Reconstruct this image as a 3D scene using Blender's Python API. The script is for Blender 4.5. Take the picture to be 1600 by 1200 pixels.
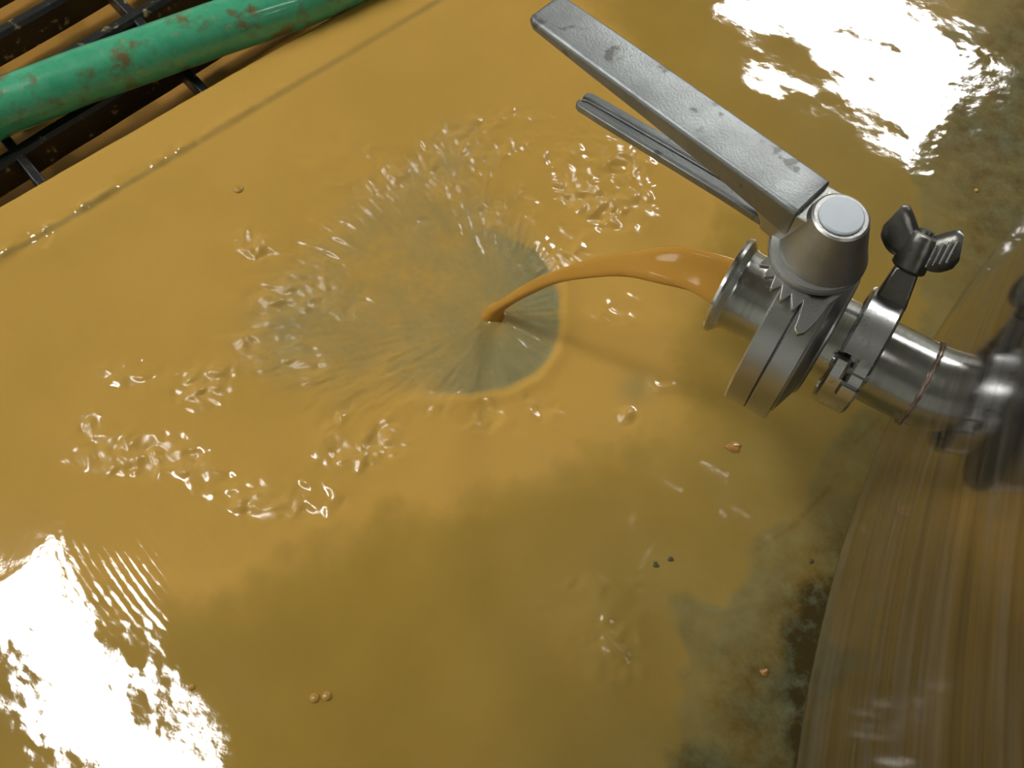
import bpy, bmesh, math, random
import numpy as np
from mathutils import Matrix, Vector

random.seed(4)
for o in list(bpy.data.objects):
    bpy.data.objects.remove(o, do_unlink=True)
scene = bpy.context.scene
COL = scene.collection

# ------------------------------------------------------------------ camera
# world: X = along the outlet pipe towards the tank, Y = across it, Z = up, floor at z = 0 (metres)
F_PX = 1556.0
CAM = np.array([0.038828, -0.269568, 0.540936])
ROT = np.array([[0.848828, -0.480719, 0.220000],
                [0.528234, 0.754322, -0.389831],
                [0.021448, 0.447111, 0.894221]])     # columns = camera axes in the world
cd = bpy.data.cameras.new('camera')
cam = bpy.data.objects.new('camera', cd)
COL.objects.link(cam)
m4 = Matrix.Identity(4)
for i in range(3):
    for j in range(3):
        m4[i][j] = ROT[i][j]
    m4[i][3] = CAM[i]
cam.matrix_world = m4
cd.sensor_fit = 'HORIZONTAL'
cd.sensor_width = 36.0
cd.lens = 36.0 * F_PX / 1600.0
cd.clip_start = 0.02
cd.clip_end = 60
scene.camera = cam

# ------------------------------------------------------------------ world, exposure
world = bpy.data.worlds.new('world')
scene.world = world
world.use_nodes = True
world.node_tree.nodes['Background'].inputs[0].default_value = (0.9, 0.95, 1.0, 1)
world.node_tree.nodes['Background'].inputs[1].default_value = 0.15
vs = scene.view_settings
vs.view_transform = 'Standard'
vs.look = 'None'
vs.gamma = 1.0
vs.exposure = 0.0
vs.use_curve_mapping = False
LAMP_STRENGTH = 39.0
LAMP_COLOR = (1.0, 0.99, 0.97)
CEIL_Z = 2.7
#            x,     y,    length, width, angle, label
LAMPS = [(-1.36, -0.47, 0.92, 0.27, -16, 'long ceiling light mirrored in the lower left of the yellow puddle'),
         (-0.33, 3.44, 1.15, 0.66, -16, 'long ceiling light mirrored in the puddle beyond the valve handle'),
         (-3.1, -1.7, 1.30, 0.44, -16, 'added long ceiling light, unseen, past the drain channel behind the camera')]  # last lamp is added to hold the overall light level

# ------------------------------------------------------------------ helpers
def at(px, py, z=0.0):
    """floor-plan point (at height z) that the photograph shows at a pixel"""
    r = ROT @ np.array([(px - 800) / F_PX, (600 - py) / F_PX, -1.0])
    k = (z - CAM[2]) / r[2]
    return CAM + r * k

def tag(o, label=None, cat=None, group=None, kind=None):
    if label: o['label'] = label
    if cat: o['category'] = cat
    if group: o['group'] = group
    if kind: o['kind'] = kind
    return o

def empty(name, loc):
    o = bpy.data.objects.new(name, None)
    o.empty_display_size = 0.05
    COL.objects.link(o)
    o.location = loc
    return o

def add_mesh(name, verts, faces, mat, parent=None, smooth=None, bevel=0.0, seg=2):
    me = bpy.data.meshes.new(name)
    me.from_pydata([tuple(map(float, v)) for v in verts], [], faces)
    bm = bmesh.new(); bm.from_mesh(me)
    bmesh.ops.recalc_face_normals(bm, faces=bm.faces)
    bm.to_mesh(me); bm.free()
    return link(name, me, mat, parent, smooth, bevel, seg)

def link(name, me, mat, parent=None, smooth=None, bevel=0.0, seg=2):
    if mat: me.materials.append(mat)
    o = bpy.data.objects.new(name, me)
    COL.objects.link(o)
    if parent:
        o.parent = parent
        o.matrix_parent_inverse = Matrix.Translation(-Vector(parent.location))
    if smooth is not None:
        me.polygons.foreach_set('use_smooth', [True] * len(me.polygons))
        me.set_sharp_from_angle(angle=math.radians(smooth))
    if bevel:
        b = o.modifiers.new('bevel', 'BEVEL')
        b.width = bevel; b.segments = seg; b.limit_method = 'ANGLE'; b.angle_limit = math.radians(35)
        if smooth is None:
            me.polygons.foreach_set('use_smooth', [True] * len(me.polygons))
            me.set_sharp_from_angle(angle=math.radians(35))
        b.harden_normals = False
    return o

def box(x0, x1, y0, y1, z0, z1):
    v = [(x, y, z) for z in (z0, z1) for y in (y0, y1) for x in (x0, x1)]
    f = [(0, 2, 3, 1), (4, 5, 7, 6), (0, 1, 5, 4), (2, 6, 7, 3), (0, 4, 6, 2), (1, 3, 7, 5)]
    return v, f

def join(*parts):
    V, Fc = [], []
    for v, f in parts:
        n = len(V); V += list(v); Fc += [tuple(i + n for i in q) for q in f]
    return V, Fc

def xf(part, M):
    return [tuple(M @ Vector(v)) for v in part[0]], part[1]

def lathe(profile, seg=64, closed=True):
    """profile: list of (a, r); revolved about the local X axis. closed ring profile (tube) when closed"""
    V, Fc = [], []
    n = len(profile)
    for i in range(seg):
        t = 2 * math.pi * i / seg
        for a, r in profile:
            V.append((a, r * math.sin(t), r * math.cos(t)))
    for i in range(seg):
        j = (i + 1) % seg
        for k in range(n if closed else n - 1):
            l = (k + 1) % n
            Fc.append((i * n + k, i * n + l, j * n + l, j * n + k))
    if not closed:
        for k in (0, n - 1):
            if profile[k][1] > 1e-6:
                Fc.append(tuple(i * n + k for i in range(seg)))
    return V, Fc

def loft(rings, cap=True, close=True):
    V, Fc = [], []
    n = len(rings[0])
    for r in rings: V += [tuple(p) for p in r]
    for a in range(len(rings) - 1):
        for k in range(n if close else n - 1):
            l = (k + 1) % n
            Fc.append((a * n + k, a * n + l, (a + 1) * n + l, (a + 1) * n + k))
    if cap:
        Fc.append(tuple(range(n)))
        Fc.append(tuple((len(rings) - 1) * n + k for k in range(n)))
    return V, Fc

def prism(poly, z0, z1):
    return loft([[(x, y, z0) for x, y in poly], [(x, y, z1) for x, y in poly]])

def tube(path, radii, seg=20):
    path = [Vector(p) for p in path]
    rings = []
    up = Vector((0, 0, 1))
    for i, p in enumerate(path):
        d = (path[min(i + 1, len(path) - 1)] - path[max(i - 1, 0)]).normalized()
        a = d.cross(up)
        if a.length < 1e-4: a = d.cross(Vector((0, 1, 0)))
        a.normalize(); b = a.cross(d)
        r = radii[i] if hasattr(radii, '__len__') else radii
        rings.append([p + (a * math.cos(2 * math.pi * k / seg) + b * math.sin(2 * math.pi * k / seg)) * r for k in range(seg)])
    return loft(rings)

# ------------------------------------------------------------------ noise in numpy
def hash2(i, j, s):
    n = (i * 374761393 + j * 668265263 + s * 974711) & 0x7fffffff
    n = ((n ^ (n >> 13)) * 1274126177) & 0x7fffffff
    return ((n ^ (n >> 16)) & 0xffff) / 65535.0

def vnoise(x, y, s=0):
    xi = np.floor(x).astype(np.int64); yi = np.floor(y).astype(np.int64)
    u = x - xi; v = y - yi
    u = u * u * u * (u * (6 * u - 15) + 10); v = v * v * v * (v * (6 * v - 15) + 10)
    a = hash2(xi, yi, s); b = hash2(xi + 1, yi, s); c = hash2(xi, yi + 1, s); d = hash2(xi + 1, yi + 1, s)
    return (a + (b - a) * u + (c - a) * v + (a - b - c + d) * u * v) * 2 - 1

def fbm(x, y, s=0, o=4):
    t = 0; a = 1.0; n = 0
    for k in range(o):
        t = t + a * vnoise(x * 2 ** k + 17.3 * k, y * 2 ** k - 9.1 * k, s + k); n += a; a *= 0.5
    return t / n

def sstep(a, b, x):
    t = np.clip((x - a) / (b - a), 0, 1)
    return t * t * (3 - 2 * t)

def sdist(poly, X, Y, closed=True):
    """signed distance to a polygon (negative inside), or distance with side sign to an open polyline"""
    P = np.array(poly); n = len(P)
    d = np.full(X.shape, 1e9); inside = np.zeros(X.shape, bool)
    for i in range(n if closed else n - 1):
        a = P[i]; b = P[(i + 1) % n]; e = b - a
        t = np.clip(((X - a[0]) * e[0] + (Y - a[1]) * e[1]) / (e @ e), 0, 1)
        d = np.minimum(d, np.hypot(X - a[0] - t * e[0], Y - a[1] - t * e[1]))
        if closed:
            c = ((a[1] > Y) != (b[1] > Y))
            den = b[1] - a[1] if abs(b[1] - a[1]) > 1e-12 else 1e-12
            inside ^= c & (X < (b[0] - a[0]) * (Y - a[1]) / den + a[0])
    return np.where(inside, -d, d) if closed else d

def pix_poly(pts, z=0.0):
    return [at(x, y, z)[:2] for x, y in pts]

# ------------------------------------------------------------------ materials
def mat_new(name):
    m = bpy.data.materials.new(name)
    m.use_nodes = True
    nt = m.node_tree
    nt.nodes.clear()
    out = nt.nodes.new('ShaderNodeOutputMaterial')
    return m, nt, out

def N(nt, typ, **kw):
    n = nt.nodes.new(typ)
    for k, v in kw.items():
        if k.startswith('_'):
            setattr(n, k[1:], v)
        else:
            n.inputs[k].default_value = v
    return n

def noise_node(nt, scale, detail=4, rough=0.55, stretch=None, coords='Object'):
    tc = nt.nodes.new('ShaderNodeTexCoord')
    mp = nt.nodes.new('ShaderNodeMapping')
    if stretch: mp.inputs['Scale'].default_value = stretch
    nt.links.new(tc.outputs[coords], mp.inputs['Vector'])
    n = nt.nodes.new('ShaderNodeTexNoise')
    n.inputs['Scale'].default_value = scale; n.inputs['Detail'].default_value = detail
    n.inputs['Roughness'].default_value = rough
    nt.links.new(mp.outputs[0], n.inputs['Vector'])
    return n

def ramp(nt, src, stops):
    r = nt.nodes.new('ShaderNodeValToRGB')
    while len(r.color_ramp.elements) < len(stops): r.color_ramp.elements.new(0.5)
    for e, (p, c) in zip(r.color_ramp.elements, stops):
        e.position = p
        e.color = (*c, 1) if len(c) == 3 else c
    nt.links.new(src, r.inputs[0])
    return r

def metal(name, col, col2, rough0, rough1, scale=60, stretch=None, bump=0.05, bscale=400, aniso=0.0, spots=None):
    m, nt, out = mat_new(name)
    b = N(nt, 'ShaderNodeBsdfPrincipled', Metallic=1.0, Anisotropic=aniso)
    n = noise_node(nt, scale, 5, 0.6, stretch)
    c = ramp(nt, n.outputs[0], [(0.3, col2), (0.65, col)])
    r = ramp(nt, n.outputs[0], [(0.3, (rough1,) * 3), (0.7, (rough0,) * 3)])
    src = c.outputs[0]
    if spots:
        sn = noise_node(nt, spots[0], 3, 0.6)
        sr = ramp(nt, sn.outputs[0], [(spots[1], (0, 0, 0)), (spots[1] + 0.06, (1, 1, 1))])
        mx = nt.nodes.new('ShaderNodeMix'); mx.data_type = 'RGBA'
        nt.links.new(sr.outputs[0], mx.inputs[0]); nt.links.new(src, mx.inputs[6])
        mx.inputs[7].default_value = (*spots[2], 1)
        src = mx.outputs[2]
    nt.links.new(src, b.inputs['Base Color'])
    nt.links.new(r.outputs[0], b.inputs['Roughness'])
    if bump:
        bn = noise_node(nt, bscale, 3, 0.6, stretch)
        bp = N(nt, 'ShaderNodeBump', Strength=bump, Distance=0.0006)
        nt.links.new(bn.outputs[0], bp.inputs['Height'])
        nt.links.new(bp.outputs[0], b.inputs['Normal'])
    nt.links.new(b.outputs[0], out.inputs[0])
    return m

def plain(name, col, col2=None, rough=0.6, scale=30, metallic=0.0, bump=0.2, bdist=0.001, lo=0.4, hi=0.65, coat=0.0):
    m, nt, out = mat_new(name)
    b = N(nt, 'ShaderNodeBsdfPrincipled', Roughness=rough, Metallic=metallic)
    b.inputs['Coat Weight'].default_value = coat
    b.inputs['Coat Roughness'].default_value = 0.08
    n = noise_node(nt, scale, 6, 0.62)
    c = ramp(nt, n.outputs[0], [(lo, col), (hi, col2 or col)])
    nt.links.new(c.outputs[0], b.inputs['Base Color'])
    if bump:
        bp = N(nt, 'ShaderNodeBump', Strength=bump, Distance=bdist)
        nt.links.new(n.outputs[0], bp.inputs['Height'])
        nt.links.new(bp.outputs[0], b.inputs['Normal'])
    nt.links.new(b.outputs[0], out.inputs[0])
    return m

def floor_color(nt):
    """grey-green coated floor with dark stains and painted tank shade (one attribute carries both)"""
    n = noise_node(nt, 30, 7, 0.65)
    c = ramp(nt, n.outputs[0], [(0.35, (0.130, 0.158, 0.088)), (0.65, (0.180, 0.210, 0.125))])
    g = nt.nodes.new('ShaderNodeAttribute'); g.attribute_name = 'grime_shade'
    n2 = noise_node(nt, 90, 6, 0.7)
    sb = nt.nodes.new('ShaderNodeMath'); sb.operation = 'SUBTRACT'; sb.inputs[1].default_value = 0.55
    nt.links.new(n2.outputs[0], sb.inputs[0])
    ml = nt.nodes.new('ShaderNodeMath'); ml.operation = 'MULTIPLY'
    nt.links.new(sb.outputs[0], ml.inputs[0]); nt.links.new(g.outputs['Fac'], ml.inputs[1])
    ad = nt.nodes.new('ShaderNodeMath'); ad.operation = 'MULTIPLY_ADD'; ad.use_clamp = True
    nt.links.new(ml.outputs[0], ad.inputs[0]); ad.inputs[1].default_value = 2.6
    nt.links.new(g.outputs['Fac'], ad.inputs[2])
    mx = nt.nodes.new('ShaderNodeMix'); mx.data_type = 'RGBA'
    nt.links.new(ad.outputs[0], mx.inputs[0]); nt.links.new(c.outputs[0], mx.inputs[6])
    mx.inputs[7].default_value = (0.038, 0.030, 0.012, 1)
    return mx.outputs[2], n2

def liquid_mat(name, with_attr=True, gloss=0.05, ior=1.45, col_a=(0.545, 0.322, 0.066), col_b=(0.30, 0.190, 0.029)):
    """opaque sediment in a glossy film: where the film is thin the floor below shows through"""
    m, nt, out = mat_new(name)
    L = nt.links.new
    n1 = noise_node(nt, 14, 4, 0.55)
    mx = nt.nodes.new('ShaderNodeMix'); mx.data_type = 'RGBA'
    mx.inputs[6].default_value = (*col_b, 1); mx.inputs[7].default_value = (*col_a, 1)
    dif = N(nt, 'ShaderNodeBsdfDiffuse', Roughness=0.2)
    L(mx.outputs[2], dif.inputs[0])
    bnz = noise_node(nt, 220, 2, 0.5)
    bp = N(nt, 'ShaderNodeBump', Strength=0.05, Distance=0.0006)
    L(bnz.outputs[0], bp.inputs['Height'])
    body = dif
    if with_attr:
        at_ = nt.nodes.new('ShaderNodeAttribute'); at_.attribute_name = 'tone'
        ad = nt.nodes.new('ShaderNodeMath'); ad.operation = 'MULTIPLY_ADD'
        ad.inputs[1].default_value = 0.5; ad.use_clamp = True
        sb = nt.nodes.new('ShaderNodeMath'); sb.operation = 'SUBTRACT'; sb.inputs[1].default_value = 0.25
        L(n1.outputs[0], ad.inputs[0]); L(at_.outputs['Fac'], sb.inputs[0]); L(sb.outputs[0], ad.inputs[2])
        L(ad.outputs[0], mx.inputs[0])
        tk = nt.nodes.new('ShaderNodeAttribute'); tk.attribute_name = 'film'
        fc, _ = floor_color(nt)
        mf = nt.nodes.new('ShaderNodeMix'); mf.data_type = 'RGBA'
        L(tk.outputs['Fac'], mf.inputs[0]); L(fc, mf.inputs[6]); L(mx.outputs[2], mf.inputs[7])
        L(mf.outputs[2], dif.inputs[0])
    else:
        L(n1.outputs[0], mx.inputs[0])
    gl = N(nt, 'ShaderNodeBsdfGlossy', Roughness=gloss)
    gl.inputs[0].default_value = (1, 1, 1, 1)
    if with_attr:      # ripples finer than the mesh blur the mirror
        rf = nt.nodes.new('ShaderNodeAttribute'); rf.attribute_name = 'ruffle'
        rm = nt.nodes.new('ShaderNodeMath'); rm.operation = 'MULTIPLY_ADD'; rm.inputs[1].default_value = 0.28; rm.inputs[2].default_value = 0.045
        L(rf.outputs['Fac'], rm.inputs[0]); L(rm.outputs[0], gl.inputs['Roughness'])
    fr = N(nt, 'ShaderNodeFresnel', IOR=ior)
    L(bp.outputs[0], gl.inputs['Normal']); L(bp.outputs[0], fr.inputs['Normal'])
    mo = nt.nodes.new('ShaderNodeMixShader')
    L(fr.outputs[0], mo.inputs[0]); L(body.outputs[0], mo.inputs[1]); L(gl.outputs[0], mo.inputs[2])
    L(mo.outputs[0], out.inputs[0])
    return m

M = {}
M['cast'] = metal('cast_steel', (0.26, 0.275, 0.275), (0.215, 0.225, 0.225), 0.42, 0.52, 45, bump=0.25, bscale=900,
                  spots=(70, 0.60, (0.13, 0.13, 0.125)))
M['cast_dark'] = metal('cast_steel_hub', (0.42, 0.42, 0.40), (0.34, 0.34, 0.33), 0.34, 0.45, 60, bump=0.2, bscale=700)
M['cast_plate'] = metal('cast_steel_plate', (0.38, 0.38, 0.36), (0.31, 0.31, 0.30), 0.42, 0.52, 45, bump=0.25, bscale=900)
M['turned'] = metal('turned_steel', (0.50, 0.50, 0.50), (0.42, 0.42, 0.41), 0.26, 0.33, 30, stretch=(1, 1, 1), bump=0.0)
M['pipe'] = metal('pipe_steel', (0.54, 0.54, 0.52), (0.44, 0.44, 0.42), 0.15, 0.27, 60, stretch=(8, 0.5, 0.5), bump=0.0)
M['clamp'] = metal('clamp_steel', (0.58, 0.58, 0.59), (0.48, 0.48, 0.48), 0.22, 0.32, 50, bump=0.1, bscale=300,
                   spots=(95, 0.70, (0.16, 0.06, 0.04)))
M['nut'] = metal('wing_nut_steel', (0.22, 0.215, 0.20), (0.13, 0.125, 0.11), 0.28, 0.45, 80, bump=0.3, bscale=250)
M['weld'] = plain('weld_stain', (0.10, 0.065, 0.045), (0.22, 0.17, 0.13), 0.4, 160, 0.7)
M['cap'] = plain('pale_plastic', (0.50, 0.55, 0.60), (0.56, 0.61, 0.66), 0.4, 40, bump=0.05)
M['seal'] = plain('rubber_seal', (0.02, 0.02, 0.02), (0.03, 0.03, 0.03), 0.6, 40)
M['grate'] = plain('black_iron', (0.007, 0.007, 0.007), (0.30, 0.24, 0.12), 0.38, 75, 0.0, 0.6, 0.002, 0.60, 0.67)
M['plaster'] = plain('white_plaster', (0.70, 0.70, 0.67), (0.66, 0.66, 0.63), 0.8, 8)
M['ceil'] = plain('ceiling_paint', (0.50, 0.50, 0.48), (0.46, 0.46, 0.44), 0.8, 8)
M['housing'] = plain('white_enamel', (0.75, 0.75, 0.75), (0.72, 0.72, 0.72), 0.4, 8, bump=0)
M['channel'] = plain('channel_concrete', (0.26, 0.18, 0.07), (0.34, 0.22, 0.07), 0.55, 40)
M['liquid'] = liquid_mat('yellow_liquid')
M['liquid_plain'] = liquid_mat('drain_liquid', False, 0.05, 1.4, (0.40, 0.21, 0.045), (0.30, 0.16, 0.035))
M['stream'] = liquid_mat('stream_liquid', False, gloss=0.10, ior=1.13, col_a=(0.50, 0.262, 0.046), col_b=(0.42, 0.215, 0.038))

def lamp_mat():
    m, nt, out = mat_new('lamp_diffuser')
    e = N(nt, 'ShaderNodeEmission', Strength=LAMP_STRENGTH)
    e.inputs[0].default_value = (*LAMP_COLOR, 1)
    nt.links.new(e.outputs[0], out.inputs[0])
    return m
M['lamp'] = lamp_mat()

def hose_mat():
    m, nt, out = mat_new('green_hose_rubber')
    b = N(nt, 'ShaderNodeBsdfPrincipled', Roughness=0.3)
    b.inputs['Coat Weight'].default_value = 0.6; b.inputs['Coat Roughness'].default_value = 0.06
    n = noise_node(nt, 42, 6, 0.65)
    c = ramp(nt, n.outputs[0], [(0.36, (0.03, 0.30, 0.155)), (0.52, (0.055, 0.36, 0.19)), (0.585, (0.06, 0.27, 0.13)), (0.64, (0.14, 0.115, 0.045))])
    n2 = noise_node(nt, 150, 3, 0.6)
    r2 = ramp(nt, n2.outputs[0], [(0.66, (0, 0, 0)), (0.71, (0.8, 0.8, 0.8))])
    mx = nt.nodes.new('ShaderNodeMix'); mx.data_type = 'RGBA'
    nt.links.new(r2.outputs[0], mx.inputs[0]); nt.links.new(c.outputs[0], mx.inputs[6]); mx.inputs[7].default_value = (0.40, 0.23, 0.06, 1)
    nt.links.new(mx.outputs[2], b.inputs['Base Color'])
    bp = N(nt, 'ShaderNodeBump', Strength=0.35, Distance=0.0015)
    nt.links.new(n.outputs[0], bp.inputs['Height']); nt.links.new(bp.outputs[0], b.inputs['Normal'])
    nt.links.new(b.outputs[0], out.inputs[0])
    return m
M['hose'] = hose_mat()

def floor_mat():
    m, nt, out = mat_new('grey_green_floor')
    b = N(nt, 'ShaderNodeBsdfPrincipled', Roughness=0.45)
    col, n2 = floor_color(nt)
    nt.links.new(col, b.inputs['Base Color'])
    bp = N(nt, 'ShaderNodeBump', Strength=0.4, Distance=0.002)
    nt.links.new(n2.outputs[0], bp.inputs['Height']); nt.links.new(bp.outputs[0], b.inputs['Normal'])
    nt.links.new(b.outputs[0], out.inputs[0])
    return m
M['floor'] = floor_mat()

def tank_mat():
    m, nt, out = mat_new('brushed_tank_steel')
    b = N(nt, 'ShaderNodeBsdfPrincipled', Metallic=1.0)
    L = nt.links.new
    uv = nt.nodes.new('ShaderNodeUVMap')      # u along the girth, v up the wall, metres
    def nz(su, sv, det, rough):
        mp = nt.nodes.new('ShaderNodeMapping'); mp.inputs['Scale'].default_value = (su, sv, 1)
        L(uv.outputs[0], mp.inputs[0])
        n = nt.nodes.new('ShaderNodeTexNoise'); n.noise_dimensions = '2D'
        n.inputs['Scale'].default_value = 1; n.inputs['Detail'].default_value = det; n.inputs['Roughness'].default_value = rough
        L(mp.outputs[0], n.inputs[0]); return n
    n1 = nz(5, 130, 6, 0.6)
    n2 = nz(16, 16, 5, 0.6)
    c = ramp(nt, n1.outputs[0], [(0.3, (0.15, 0.145, 0.14)), (0.7, (0.32, 0.31, 0.30))])
    L(c.outputs[0], b.inputs['Base Color'])
    r = ramp(nt, n2.outputs[0], [(0.35, (0.07,) * 3), (0.7, (0.13,) * 3)])
    L(r.outputs[0], b.inputs['Roughness'])
    n3 = nz(9, 420, 4, 0.6)
    bp = N(nt, 'ShaderNodeBump', Strength=0.03, Distance=0.0004)
    L(n3.outputs[0], bp.inputs['Height'])
    n4 = nz(22, 22, 2, 0.5)
    bp2 = N(nt, 'ShaderNodeBump', Strength=0.03, Distance=0.002)
    L(n4.outputs[0], bp2.inputs['Height']); L(bp.outputs[0], bp2.inputs['Normal'])
    L(bp2.outputs[0], b.inputs['Normal'])
    # dried residue dulls the mirror in streaks along the girth
    df = N(nt, 'ShaderNodeBsdfDiffuse'); df.inputs[0].default_value = (0.20, 0.18, 0.155, 1)
    n5 = nz(9, 120, 6, 0.6)
    rr = ramp(nt, n5.outputs[0], [(0.42, (0.05,) * 3), (0.78, (0.30,) * 3)])
    ms = nt.nodes.new('ShaderNodeMixShader')
    L(rr.outputs[0], ms.inputs[0]); L(b.outputs[0], ms.inputs[1]); L(df.outputs[0], ms.inputs[2])
    L(ms.outputs[0], out.inputs[0])
    return m
M['tank'] = tank_mat()

# ------------------------------------------------------------------ drain frame: u along the channel, v across it towards the tank (v = 0 at the lip)
LIP = np.array([-0.446, -0.106])
DU = np.array([0.297, 0.955]); DU = DU / np.linalg.norm(DU)
DV = np.array([DU[1], -DU[0]])
def uv2xy(u, v): return LIP[0] + u * DU[0] + v * DV[0], LIP[1] + u * DU[1] + v * DV[1]
def xy2uv(x, y): return ((x - LIP[0]) * DU[0] + (y - LIP[1]) * DU[1], (x - LIP[0]) * DV[0] + (y - LIP[1]) * DV[1])
DRAIN = Matrix(((DU[0], DV[0], 0, LIP[0]), (DU[1], DV[1], 0, LIP[1]), (0, 0, 1, 0), (0, 0, 0, 1)))
CH_W = 0.26
CH_D = 0.085
RIM = 0.039

TANK_R = 0.612
PIPE_H = 0.148
X_JOIN = 0.095
TANK_C = (X_JOIN + TANK_R, 0.012)
TANK_BOT = PIPE_H - 0.040

# ------------------------------------------------------------------ fields on the floor
IMP = np.array([-0.129, 0.0])
fan_right = pix_poly([(560, 600), (540, 480), (640, 380), (740, 350), (840, 395), (862, 427), (873, 470), (873, 512), (862, 550), (835, 588), (790, 610), (740, 618), (680, 617)])
fan_all = pix_poly([(845, 398), (864, 427), (873, 470), (873, 512), (862, 550), (835, 588), (790, 611), (740, 618), (670, 618), (590, 618),
                    (500, 605), (430, 575), (395, 535), (410, 480), (470, 405), (545, 330), (640, 265), (700, 215), (740, 250), (775, 330)])
fan_green = pix_poly([(402, 560), (395, 530), (420, 480), (470, 455), (520, 480), (500, 560), (450, 590)])
tank_side = pix_poly([(1032, 1260), (1040, 1130), (1062, 1030), (1040, 960), (1035, 920), (1080, 935), (1130, 950), (1155, 905), (1162, 862),
                      (1240, 800), (1290, 715), (1350, 620), (1420, 540), (1440, 420), (1425, 300), (1400, 180), (1430, 100), (1500, 30),
                      (1560, -60), (1900, -200), (2300, 500), (2000, 1400), (1300, 1500)])
grime_poly = pix_poly([(1215, 1250), (1218, 1100), (1225, 960), (1250, 905), (1310, 880), (1420, 800), (1500, 1250)])
grime2 = pix_poly([(1035, 1175), (1060, 1150), (1110, 1165), (1160, 1200), (1170, 1260), (1060, 1260)])
grime3 = pix_poly([(1110, 1000), (1130, 985), (1160, 1060), (1200, 1130), (1215, 1230), (1150, 1230), (1120, 1120)])
cracks = [pix_poly([(1415, 150), (1440, 200), (1480, 285), (1525, 345), (1560, 380)]),
          pix_poly([(1385, 640), (1330, 700), (1290, 770), (1230, 830), (1165, 870)]),
          pix_poly([(1560, 30), (1500, 110), (1450, 150)])]
orange_zone = pix_poly([(-300, 900), (200, 960), (380, 930), (560, 850), (750, 765), (880, 715), (1000, 700), (1075, 670), (1085, 600), (1060, 540),
                        (1100, 500), (1150, 300), (1000, 120), (820, -200), (-400, -300)])
pond_dark = at(300, 945)[:2]

# choppy patches thrown up round the splash: centre, half width, half height (pixels), strength
CHOP = [(215, 590, 60, 22, 0.6), (350, 605, 75, 45, 1.0), (225, 715, 110, 35, 0.8), (310, 745, 70, 35, 0.8), (440, 780, 110, 32, 0.9), (560, 690, 75, 45, 0.9),
        (405, 385, 36, 30, 0.9), (480, 480, 80, 40, 0.8), (430, 560, 70, 40, 0.7), (730, 650, 70, 30, 0.7), (870, 330, 110, 70, 1.0), (965, 300, 55, 90, 0.8),
        (800, 235, 100, 60, 0.8), (560, 260, 80, 45, 0.6), (900, 400, 70, 30, 0.8), (1030, 602, 26, 16, 1.0), (978, 655, 18, 14, 1.0), (850, 630, 40, 30, 0.6),
        (930, 935, 85, 35, 0.55), (950, 1015, 60, 60, 0.5), (145, 675, 16, 28, 0.9), (640, 300, 90, 60, 0.5), (780, 730, 40, 40, 0.0), (960, 490, 40, 25, 0.6), (60, 380, 60, 16, 0.5)]
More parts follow.
